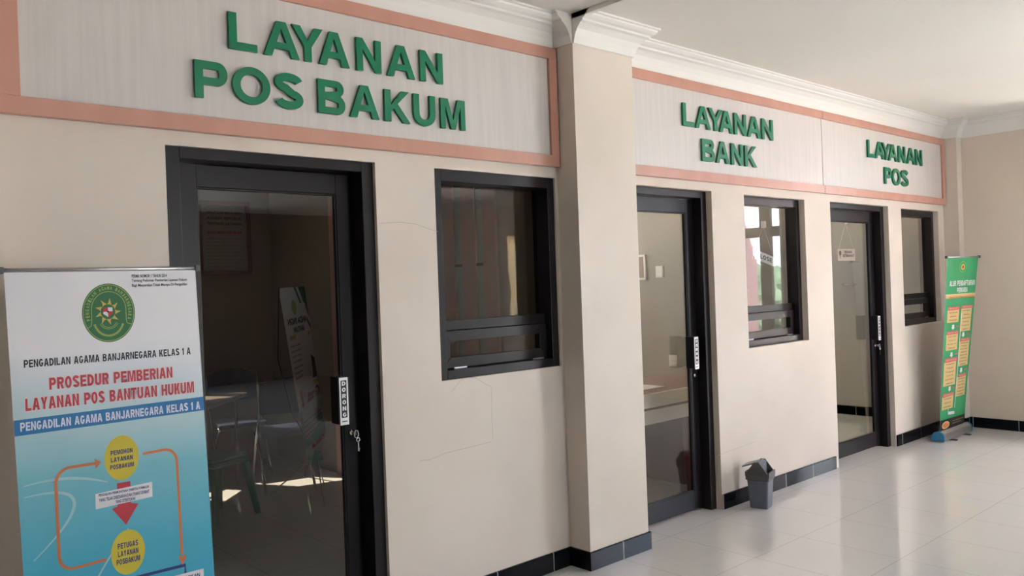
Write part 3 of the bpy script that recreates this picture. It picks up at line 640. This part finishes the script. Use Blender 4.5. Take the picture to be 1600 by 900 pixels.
boxes = [(86,136,256,270,0),(84,134,272,325,3),(80,132,367,380,0),(79,129,382,450,4),(73,125,490,505,0),(70,121,508,610,6),(65,111,650,663,0),(62,108,665,718,3),
         (146,196,250,263,0),(144,191,265,365,6),(140,183,400,412,0),(135,180,414,522,8),(130,166,563,575,0),(123,164,577,660,6)]
for x0, x1, y0_, y1_, nl in boxes:
    u0, u1, v0, v1 = gbox(x0, x1, y0_, y1_, M['sand'] if nl else M['rose'])
    for i in range(nl):
        vm = v1-(v1-v0)*(i+.6)/(nl+.2); g_ = (u1-u0)*(.14+.08*(i % 2))
        text(k, random.choice(['Penggugat','Pemohon dan','membawa surat','ke meja satu','petugas','panjar biaya']), u0+g_, u1-g_, vm-.0035, vm+.0045, lambda u, v: G(u, v, .003), M['browntext'], .03)
    if not nl: text(k, 'MEJA PELAYANAN', u0+.05, u1-.05, (v0+v1)/2-.004, (v0+v1)/2+.004, lambda u, v: G(u, v, .003), M['sand'], .02)
for x, y in ((107,345),(100,470),(92,625),(152,380),(142,543)):
    u, v = cu_(x, y); k.poly([G(u-.035,v+.012,.003), G(u-.035,v-.004,.003), G(u-.06,v-.004,.003), G(u,v-.018,.003), G(u+.06,v-.004,.003), G(u+.035,v-.004,.003), G(u+.035,v+.012,.003)], M['white'])
    text(k, 'lalu', u+.12, u+.26, v-.006, v+.006, lambda a, b_: G(a, b_, .003), M['rose'], .03)
ribbon([cu_(145,285), cu_(136,400), cu_(128,520), cu_(113,715)], .018, M['white'], 0, lambda u, v: G(u, v, .003))
ribbon([cu_(86,717), cu_(86,738), cu_(112,736)], .018, M['white'], 0, lambda u, v: G(u, v, .003))
k.poly([G(0,.0,.0015), G(1,.0,.0015), G(1,.058,.0015), G(0,.062,.0015)], M['black'])
k.poly([G(.22+.15*math.cos(a*PI/12), .028+.022*math.sin(a*PI/12), .003) for a in range(24)], M['sand'])
k.poly([G(.22+.12*math.cos(a*PI/12), .028+.016*math.sin(a*PI/12), .0038) for a in range(24)], M['orange'])
text(k, 'Kantor Pengadilan Agama', .5, .95, .035, .043, lambda u, v: G(u, v, .003), M['sand'], .02); text(k, 'Banjarnegara', .5, .85, .020, .028, lambda u, v: G(u, v, .003), M['sand'], .02)
for rr, mt, o_ in ((1,M['lime'],.002), (.9,M['bangreen'],.0025), (.55,M['gold'],.003), (.28,M['red'],.0035)):
    k.poly([G(.51+.11*rr*math.cos(a*PI/12), .945+.032*rr*math.sin(a*PI/12), o_) for a in range(24)], mt)
k.build('banner_sheet', tg)
k = MB(); k.tube([Vector(G(-.02,1.003,0)), Vector(G(1.02,1.003,0))], .008, M['alu'], 10); k.build('top_bar', tg)
for u in (-.02, 1.02):
    p = G(u, 1.003, 0); k = MB(); k.box(p[0]-.012, p[0]+.012, p[1]-.01, p[1]+.01, p[2]-.012, p[2]+.012, M['bindark']); k.build('bar_cap', tg)
k = MB()
prof = [(-.055,.012),(.05,.012),(.05,.05),(.03,.085),(-.02,.095),(-.048,.075),(-.055,.05)]
def prism_x(k, prof, x0, x1, yo, mt):
    n_ = len(prof); vs = [(x0, yo+a, z) for a, z in prof]+[(x1, yo+a, z) for a, z in prof]
    k.add(vs, [(i, (i+1) % n_, n_+(i+1) % n_, n_+i) for i in range(n_)]+[tuple(range(n_))[::-1], tuple(n_+i for i in range(n_))], mt)
prism_x(k, prof, 7.80, 8.44, -.2, M['alu']); k.build('base_housing', tg, .003)
for a, b2 in ((7.78,7.80),(8.44,8.46)):
    k = MB(); prism_x(k, [(p*1.06, max(z*1.04, .006)) for p, z in prof], a, b2, -.2, M['bluecap']); k.build('end_cap', tg, .002)
for xx in (7.95, 8.28): k = MB(); k.box(xx, xx+.03, -.30, -.10, 0, .012, M['bindark']); k.build('foot', tg)
k = MB(); k.tube([(8.12,-.17,.08),(8.14,-.325,1.65)], .007, M['alu']); k.build('support_pole', tg)

# ------------------------------------------------------------------ small swing-lid bin
bx, by = 4.925, -.155
tbn = thing('waste_bin', (bx, by, 0), 'small grey plastic swing-lid bin standing against the wall under the bank window', 'bin')
k = MB()
def rrect(hx, hy, r, z, n_=4):
    o = []
    for sx, sy, a0 in ((1,1,0),(-1,1,90),(-1,-1,180),(1,-1,270)):
        for i in range(n_+1):
            a = math.radians(a0+90*i/n_); o.append((bx+sx*(hx-r)+r*math.cos(a), by+sy*(hy-r)+r*math.sin(a), z))
    return o
def loft(k, rings, mt, cap0=True, cap1=True):
    n_ = len(rings[0]); vs = [p for r in rings for p in r]; fs = []
    for i in range(len(rings)-1):
        for j in range(n_): fs.append((i*n_+j, i*n_+(j+1) % n_, (i+1)*n_+(j+1) % n_, (i+1)*n_+j))
    if cap0: fs.append(tuple(range(n_))[::-1])
    if cap1: fs.append(tuple((len(rings)-1)*n_+j for j in range(n_)))
    k.add(vs, fs, mt)
loft(k, [rrect(.054,.058,.012,0), rrect(.056,.060,.012,.008), rrect(.068,.072,.013,.198), rrect(.064,.068,.011,.198), rrect(.052,.056,.010,.01)], M['bin'])
k.build('bin_body', tbn)
k = MB()
loft(k, [rrect(.073,.077,.012,.190), rrect(.076,.080,.013,.194), rrect(.074,.078,.012,.222), rrect(.069,.073,.010,.222), rrect(.069,.073,.010,.192)], M['bindark'], False, False)
# two gable ends joined by side rims; the ridge runs left to right
for sx in (-1, 1):
    x0, x1 = bx+sx*.074, bx+sx*.066
    pr = [(-.077,.218),(.077,.218),(.070,.240),(.016,.312),(-.016,.312),(-.070,.240)]
    prism_x(k, pr, min(x0,x1), max(x0,x1), by, M['bindark'])
for sy in (-1, 1): k.box(bx-.070, bx+.070, by+sy*.077-.004, by+sy*.077+.004, .212, .246, M['bindark'])
lid = k.build('bin_lid', tbn, .0015)
k = MB()
# the flap swung open about the ridge: a shallow roof tipped towards the left wall side
import itertools
ang = math.radians(34)
def rot(y, z): yy = y; zz = z-.285; return (by+yy*math.cos(ang)-zz*math.sin(ang), .285+yy*math.sin(ang)+zz*math.cos(ang))
fl_ = [(-.074,.232),(-.014,.311),(.014,.311),(.082,.222),(.076,.216),(.011,.301),(-.011,.301),(-.068,.227)]
tbn.rotation_euler.z = math.radians(14)
pr = [rot(a, z) for a, z in fl_]
for sgn in (0,):
    n_ = 8; vs = [(bx-.064, a, z) for a, z in pr]+[(bx+.064, a, z) for a, z in pr]
    k.add(vs, [(i, (i+1) % n_, n_+(i+1) % n_, n_+i) for i in range(n_)]+[(0,1,6,7),(1,2,5,6),(2,3,4,5),(8,15,14,9),(9,14,13,10),(10,13,12,11)], M['bin'])
k.build('swing_flap', tbn)

# ------------------------------------------------------------------ hanging signs behind the glass
t1 = thing('hanging_sign', (5.55, .135, 1.69), 'small white CLOSE sign hanging crooked inside the bank window', 'sign')
cA, cB, cD, cC = Vector((5.405,.135,1.760)), Vector((5.70,.135,1.694)), Vector((5.398,.135,1.690)), Vector((5.692,.135,1.624))
def CS(u, v, off=0): p = (cD*(1-u)+cC*u)*(1-v)+(cA*(1-u)+cB*u)*v; return (p.x, p.y-off, p.z)
k = MB(); k.hexa([CS(0,0,0), CS(1,0,0), CS(0,0,-.003), CS(1,0,-.003), CS(0,1,0), CS(1,1,0), CS(0,1,-.003), CS(1,1,-.003)], M['white'])
k.poly([CS(0,0,.0006), CS(.10,0,.0006), CS(0,.35,.0006)], M['stool'])
M['teal'] = mat('teal_print', (.0,.10,.12), .5)
caps(k, 'CLOSE', .16, .88, .28, .74, lambda u, v: CS(u, v, .0012), M['teal'], .24)
k.build('sign_plate', t1)
k = MB(); k.tube([(5.418,.134,1.755), (5.545,.132,1.93), (5.685,.134,1.695)], .0012, M['white'], 5); k.build('cord', t1)
k = MB(); k.box(5.53, 5.56, .113, .14, 1.915, 1.965, M['white']); k.build('hook', t1, .002)
t2 = thing('hanging_sign', (6.885, .15, 1.71), 'small white sign with a drawing, hung on a cord inside the farthest door', 'sign')
k = MB(); k.box(6.735, 7.045, .150, .153, 1.660, 1.763, M['halo'])
text(k, 'SEDANG', 6.85, 6.99, 1.725, 1.748, lambda u, v: (u, .1492, v), M['black'], .04); text(k, 'ISTIRAHAT', 6.825, 7.03, 1.692, 1.717, lambda u, v: (u, .1492, v), M['black'], .04)
k.poly([(6.775+.02*math.cos(a*PI/8), .1492, 1.727+.022*math.sin(a*PI/8)) for a in range(16)], M['black'])
k.poly([(6.768,.1492,1.70), (6.775,.1492,1.672), (6.782,.1492,1.70), (6.779,.1492,1.71), (6.771,.1492,1.71)], M['black'])
k.build('sign_plate', t2)
k = MB(); k.tube([(6.755,.150,1.76), (6.885,.148,1.985), (7.025,.150,1.76)], .0012, M['white'], 5); k.build('cord', t2)
k = MB(); k.box(6.875, 6.895, .133, .15, 1.978, 2.0, M['white']); k.build('hook', t2, .002)

# ------------------------------------------------------------------ first room: table, chairs, stool, banner stand, poster
def xf(cx, cy, a):
    ca, sa = math.cos(a), math.sin(a)
    return lambda x, y, z: (cx+x*ca-y*sa, cy+x*sa+y*ca, z)
def rbox(k, f, x0, x1, y0, y1, z0, z1, mt): k.hexa([f(x, y, z) for z in (z0,z1) for y in (y0,y1) for x in (x0,x1)], mt)
tt = thing('folding_table', (2.0, 2.86, 0), 'long office table with brown top seen through the nearest door', 'table')
f = xf(2.20, 2.66, math.radians(45))
k = MB(); rbox(k, f, -1.0, 1.0, 0, .6, .715, .745, M['tablet']); k.build('table_top', tt, .003)
for x in (-.9, .9):
    for y in (.06, .54): k = MB(); k.tube([f(x, y, 0), f(x, y, .715)], .014, M['metal']); k.build('leg', tt)
k = MB(); k.tube([f(-.9,.3,.2), f(.9,.3,.2)], .01, M['metal']); k.build('stretcher', tt)
def chair(cx, cy, a, label):
    e = thing('folding_chair', (cx, cy, 0), label, 'chair'); f = xf(cx, cy, a)
    k = MB(); rbox(k, f, -.2, .2, -.2, .2, .43, .47, M['seat']); k.build('seat', e, .012)
    k = MB(); vs = []
    for j in range(9):
        x = -.21+.42*j/8; y = .20+.03*(1-((j-4)/4)**2); vs += [(x, y, 0)]
    for j in range(8):
        xa, ya, _ = vs[j]; xb, yb_, _ = vs[j+1]
        h = .04*(1-((j-3.5)/4)**2)
        k.hexa([f(xa,ya,.62), f(xb,yb_,.62), f(xa,ya+.025,.62), f(xb,yb_,.62)[:2]+(.62,) if False else f(xb,yb_+.025,.62), f(xa,ya+.02,.86+h), f(xb,yb_+.02,.86+h), f(xa,ya+.045,.86+h), f(xb,yb_+.045,.86+h)], M['seat'])
    k.build('backrest', e)
    for sx in (-1, 1):
        k = MB(); k.tube([f(sx*.215,.235,.86), f(sx*.215,.20,.60), f(sx*.215,.05,.42), f(sx*.215,-.22,.01)], .011, M['metal'], 8); k.build('front_leg', e)
        k = MB(); k.tube([f(sx*.19,-.15,.43), f(sx*.19,.05,.30), f(sx*.19,.25,.01)], .011, M['metal'], 8); k.build('rear_leg', e)
    return e
chair(2.98, 3.72, math.radians(-12), 'dark folding chair with chrome legs, behind the table inside the nearest office')
chair(3.04, 3.02, math.radians(165), 'dark folding chair with chrome legs, beside the standing banner inside the nearest office')
# stool
e = thing('plastic_stool', (2.28, 2.5, 0), 'green plastic stool beside the table, seen through the nearest door', 'stool'); f = xf(2.28, 2.50, math.radians(20))
k = MB(); rbox(k, f, -.15, .15, -.15, .15, .42, .445, M['stool']); rbox(k, f, -.155, .155, -.155, .155, .38, .42, M['stool']); k.build('seat', e, .012)
for sx in (-1,1):
    for sy in (-1,1):
        k = MB(); k.hexa([f(sx*.19-.016, sy*.19-.016, 0), f(sx*.19+.016, sy*.19-.016, 0), f(sx*.19-.016, sy*.19+.016, 0), f(sx*.19+.016, sy*.19+.016, 0),
                          f(sx*.135-.022, sy*.135-.022, .38), f(sx*.135+.022, sy*.135-.022, .38), f(sx*.135-.022, sy*.135+.022, .38), f(sx*.135+.022, sy*.135+.022, .38)], M['stool']); k.build('leg', e, .004)
# x banner seen from behind, its print showing through reversed
e = thing('banner_stand', (2.95, 2.35, 0), 'white tripod banner with reversed print, standing behind the glass of the nearest door', 'banner')
bl, br, tl, tr = Vector((2.82,2.20,.36)), Vector((3.17,2.54,.42)), Vector((2.60,2.10,1.59)), Vector((2.98,2.45,1.60))
nn = (br-bl).cross(tl-bl).normalized()
if nn.y > 0: nn = -nn
def XB(u, v, off=0): p = (bl*(1-u)+br*u)*(1-v)+(tl*(1-u)+tr*u)*v + nn*off; return tuple(p)
k = MB(); k.flat = True
k.poly([XB(0,0), XB(1,0), XB(1,1), XB(0,1)], M['white'])
k.poly([XB(.55,1,.001), XB(1,1,.001), XB(1,.72,.001)], M['egreen']); k.poly([XB(.62,1,.0015), XB(.72,1,.0015), XB(1,.80,.0015), XB(1,.76,.0015)], M['white'])
k.poly([XB(.45+.09*math.cos(a*PI/10), .88+.045*math.sin(a*PI/10), .0015) for a in range(20)], M['lime'])
text(k, 'ANDA INGIN', .12, .88, .78, .82, lambda u, v: XB(u, v, .002), M['black'], .04, True); text(k, 'BANTUAN', .3, .72, .73, .765, lambda u, v: XB(u, v, .002), M['black'], .04, True)
k.poly([XB(.1,.695,.001), XB(.95,.695,.001), XB(.95,.72,.001), XB(.1,.72,.001)], M['gold'])
# portrait print: head scarf and dark jacket
k.poly([XB(.72+.12*math.cos(a*PI/10), .61+.07*math.sin(a*PI/10), .001) for a in range(20)], M['black']); k.poly([XB(.70+.06*math.cos(a*PI/10), .615+.035*math.sin(a*PI/10), .0015) for a in range(20)], M['sand'])
k.poly([XB(.45,.42,.001), XB(.98,.42,.001), XB(.98,.54,.001), XB(.80,.58,.001), XB(.60,.56,.001), XB(.50,.53,.001)], M['black']); k.poly([XB(.66,.46,.0015), XB(.74,.46,.0015), XB(.76,.55,.0015), XB(.66,.55,.0015)], M['white'])
for i in range(7): text(k, ['bantuan hukum','untuk anda','yang tidak','mampu secara','ekonomi','di pengadilan','agama'][i], .08, .45, .655-i*.032, .667-i*.032, lambda u, v: XB(u, v, .002), M['navy'], .02, True)
k.poly([XB(.35,.385,.001), XB(.98,.385,.001), XB(.98,.41,.001), XB(.35,.41,.001)], M['gold'])
text(k, 'Gratis', .36, .98, .30, .37, lambda u, v: XB(u, v, .002), M['red'], .05, True); text(k, '!', .14, .24, .29, .40, lambda u, v: XB(u, v, .002), M['red'], .05, True)
k.poly([XB(0,.06,.001), XB(1,.04,.001), XB(1,.17,.001), XB(.6,.25,.001), XB(0,.28,.001)], M['swoosh'])
for i in range(4): text(k, 'layanan posbakum untuk semua', .1, .95, .20-i*.028, .212-i*.028, lambda u, v: XB(u, v, .002), M['navy'], .02, True)
text(k, 'POSBAKUM', .3, .9, .02, .05, lambda u, v: XB(u, v, .002), M['red'], .04, True)
k.build('banner_sheet', e)
hub = Vector((2.98,2.36,.33)); k = MB()
k.tube([Vector(XB(0,1,.004)), Vector((2.60,2.15,1.1)), Vector((2.72,2.2,.7)), hub], .005, M['darkplastic'], 6); k.build('pole', e)
k = MB(); k.tube([Vector(XB(1,1,-.02)), hub+Vector((0,.12,.2)), hub], .005, M['darkplastic'], 6); k.build('pole', e)
k = MB(); k.hexa([tuple(hub+Vector(q)) for q in ((-.05,-.03,-.03),(.05,-.02,-.03),(-.05,.03,-.03),(.05,.04,-.03),(-.03,-.02,.05),(.03,-.01,.05),(-.03,.02,.05),(.03,.03,.05))], M['stool']); k.build('clamp', e, .004)
for q in ((2.93,2.17,0),(3.25,2.75,0),(2.75,2.75,0)): k = MB(); k.tube([hub, Vector(q)+Vector((0,0,.006))], .005, M['metal'], 6); k.build('leg', e)
# poster on the back wall
e = thing('framed_poster', (3.13, 4.19, 2.05), 'dark framed notice on the back wall of the nearest office', 'poster')
k = MB(); 
for q in ((2.86,2.90,1.74,2.42),(3.32,3.36,1.74,2.42),(2.90,3.32,1.74,1.78),(2.90,3.32,2.38,2.42)): k.box(q[0],q[1],4.175,4.198,q[2],q[3],M['redwood'])
k.build('picture_frame', e)
k = MB(); k.box(2.90,3.32,4.188,4.198,1.78,2.38,M['greywall']); fn = lambda u, v: (u, 4.1865, v)
for i in range(3): text(k, ['PERATURAN MAHKAMAH','AGUNG REPUBLIK','TENTANG LAYANAN'][i], 2.95, 3.28, 2.30-i*.05, 2.325-i*.05, fn, M['redwood'], .03)
text(k, 'BAGI MASYARAKAT', 2.95, 3.28, 2.12, 2.145, fn, M['red'], .03)
for i in range(9): text(k, 'pasal tentang syarat layanan hukum', 2.94, 3.28-.03*(i % 3), 2.07-i*.032, 2.082-i*.032, fn, M['black'], .0)
k.build('notice_sheet', e)

# ------------------------------------------------------------------ second room: counter desk, bin, picture, wall plates
e = thing('office_desk', (4.8, .6, 0), 'cream edged office desk behind the glass of the bank door', 'desk')
k = MB(); k.box(3.95, 5.95, .48, 1.12, .735, .76, M['redwood']); k.build('desk_top', e, .002)
k = MB(); k.box(3.95, 5.95, .46, .478, .66, .758, M['cream']); k.box(3.95, 5.95, .46, .478, .545, .642, M['cream']); k.box(3.95, 5.95, .466, .474, .642, .66, M['redwood']); k.build('front_apron', e, .001)
k = MB(); k.box(5.10, 5.90, .60, 1.10, .0, .735, M['rose_panel']); k.build('pedestal', e)
k = MB(); k.box(4.0, 5.10, 1.06, 1.08, .0, .735, M['room']); k.build('modesty_panel', e)
k = MB(); k.box(3.97, 4.0, .48, 1.1, .0, .735, M['cream']); k.build('side_panel', e)
e = thing('document_paper', (4.75, .72, .76), 'white sheet of paper lying on the desk inside the bank office', 'paper')
k = MB(); k.box(4.62, 4.92, .62, .82, .7602, .762, M['white']); k.build('paper_sheet', e)
e = thing('waste_bin', (4.82, .32, 0), 'red plastic bin standing inside the bank office just behind the glass door', 'bin')
k = MB(); pr = [(.05,0),(.075,.28),(.07,.28),(.045,.01)]
def ringp(r, z): return [(4.83+r*math.cos(2*PI*i/20), .30+r*math.sin(2*PI*i/20), z) for i in range(20)]
loft(k, [ringp(.06,0), ringp(.075,.29), ringp(.070,.29), ringp(.055,.01)], M['redbin']); k.build('bin_body', e)
k = MB(); loft(k, [ringp(.082,.285), ringp(.082,.305), ringp(.06,.33), ringp(.03,.345)], M['redbin']); k.build('bin_lid', e)
e = thing('framed_picture', (6.19, 1.84, 1.66), 'small framed picture on the wall inside the bank office', 'picture')
k = MB(); k.box(6.18, 6.198, 1.78, 2.02, 1.56, 1.80, M['white']); k.build('picture_frame', e)
k = MB(); k.box(6.176, 6.18, 1.80, 2.00, 1.58, 1.78, M['rose_panel']); k.build('print_sheet', e)
for yy, zz, lb in ((1.62, 1.63, 'white double wall switch, upper one on the bank office wall'), (1.50, .80, 'white double wall plate, lower one just above the desk')):
    e = thing('wall_plate', (6.19, yy, zz), lb, 'plate')  # cream plates, each with two white inserts
    k = MB(); k.box(6.19, 6.199, yy-.045, yy+.045, zz-.055, zz+.055, M['cream']); k.build('plate_base', e, .002)
    for d in (-.024, .026): k = MB(); k.box(6.184, 6.19, yy-.035, yy+.035, zz+d-.02, zz+d+.02, M['white']); k.build('plate_insert', e)
# third room: inner door with lever
e = bpy.data.objects.new('door_4', None); C.objects.link(e); e.location = (8.78, 1.0, 0); e['kind'] = 'structure'
k = MB(); k.box(8.77, 8.797, .62, 1.10, .11, 2.05, M['room']); k.build('door_leaf', e, .003)
k = MB(); k.tube([(8.77,.98,1.43),(8.72,.98,1.43),(8.715,1.10,1.435)], .008, M['metal']); k.build('lever_handle', e)

# ------------------------------------------------------------------ outside the lobby, seen in the glass
k = MB(); k.box(RX+.15, 60, -60, 40, -.2, -.05, M['ground']); k.box(-60, RX+.15, -60, -10.7, -.2, -.05, M['ground']); k.box(-60, RX+.15, 4.4, 40, -.2, -.05, M['ground']); struct(k, 'floor_outside')
e = bpy.data.objects.new('door_5', None); C.objects.link(e); e.location = (RX+.05, -1.8, 0); e['kind'] = 'structure'
k = MB(); F = M['frame']; xa, xb = RX+.04, RX+.10
for a, b2 in ((-1.25,-1.31), (-1.78,-1.92), (-2.34,-2.40)): k.box(xa, xb, b2, a, 0, 2.75, F)
for z0_, z1_ in ((0,.1), (2.02,2.14), (2.69,2.75), (1.05,1.13)): k.box(xa+.005, xb-.005, -2.36, -1.29, z0_, z1_, F)
k.build('door_frame', e)
k = MB(); k.box(RX+.068, RX+.072, -2.34, -1.31, .1, 2.69, M['glass']); k.build('glass_pane', e)
for i, (x, y) in enumerate(((9.7,-1.55), (9.7,-2.75), (9.7,-4.4), (9.7,-6.6))):
    k = MB(); k.box(x-.14, x+.14, y-.14, y+.14, -.05, 3.4, M['pinkcol']); k.box(x-.18, x+.18, y-.18, y+.18, -.05, .25, M['pinkcol'])
    o = k.build('porch_column'); tag(o, 'pink painted porch column outside the glazed entrance', 'column', 'pink porch columns')
for i in range(5):
    bm = bmesh.new(); bmesh.ops.create_icosphere(bm, subdivisions=4, radius=1)
    sx, sy, sz = random.uniform(1.2,1.9), random.uniform(1.2,2), random.uniform(.9,1.4)
    for v in bm.verts:
        d = 1+.10*math.sin(9*v.co.x+i)*math.cos(8*v.co.y)+.07*math.sin(21*v.co.z+17*v.co.x)+random.uniform(-.035,.035)
        v.co = Vector((v.co.x*sx*d, v.co.y*sy*d, v.co.z*sz*d))
    me = bpy.data.meshes.new('garden_shrub'); bm.to_mesh(me); bm.free(); me.materials.append(M['leaf'])
    o = bpy.data.objects.new('garden_shrub', me); C.objects.link(o); o.location = (17+random.uniform(-1,1), -12+i*5.0, .9); tag(o, 'green garden shrub beyond the glazed entrance', 'shrub', 'garden shrubs outside')
# curtain hung in the side window of the lobby
k = MB(); vs = []; fs = []; n_ = 60
for i in range(n_+1):
    yy = -6.04-.32*i/n_
    for j in range(9):
        z = 2.34-1.42*j/8; pin = 1-.30*math.exp(-((z-1.45)/.2)**2)
        vs.append((RX-.05+.016*math.sin(i*.75)+.004*math.sin(j), -6.10+(yy+6.10)*pin, z))
for i in range(n_):
    for j in range(8): fs.append((i*9+j, i*9+j+1, (i+1)*9+j+1, (i+1)*9+j))
k.add(vs, fs, M['curtain'], True)
o = k.build('window_curtain'); tag(o, 'cream curtain drawn in by daylight at the lobby side window', 'curtain')
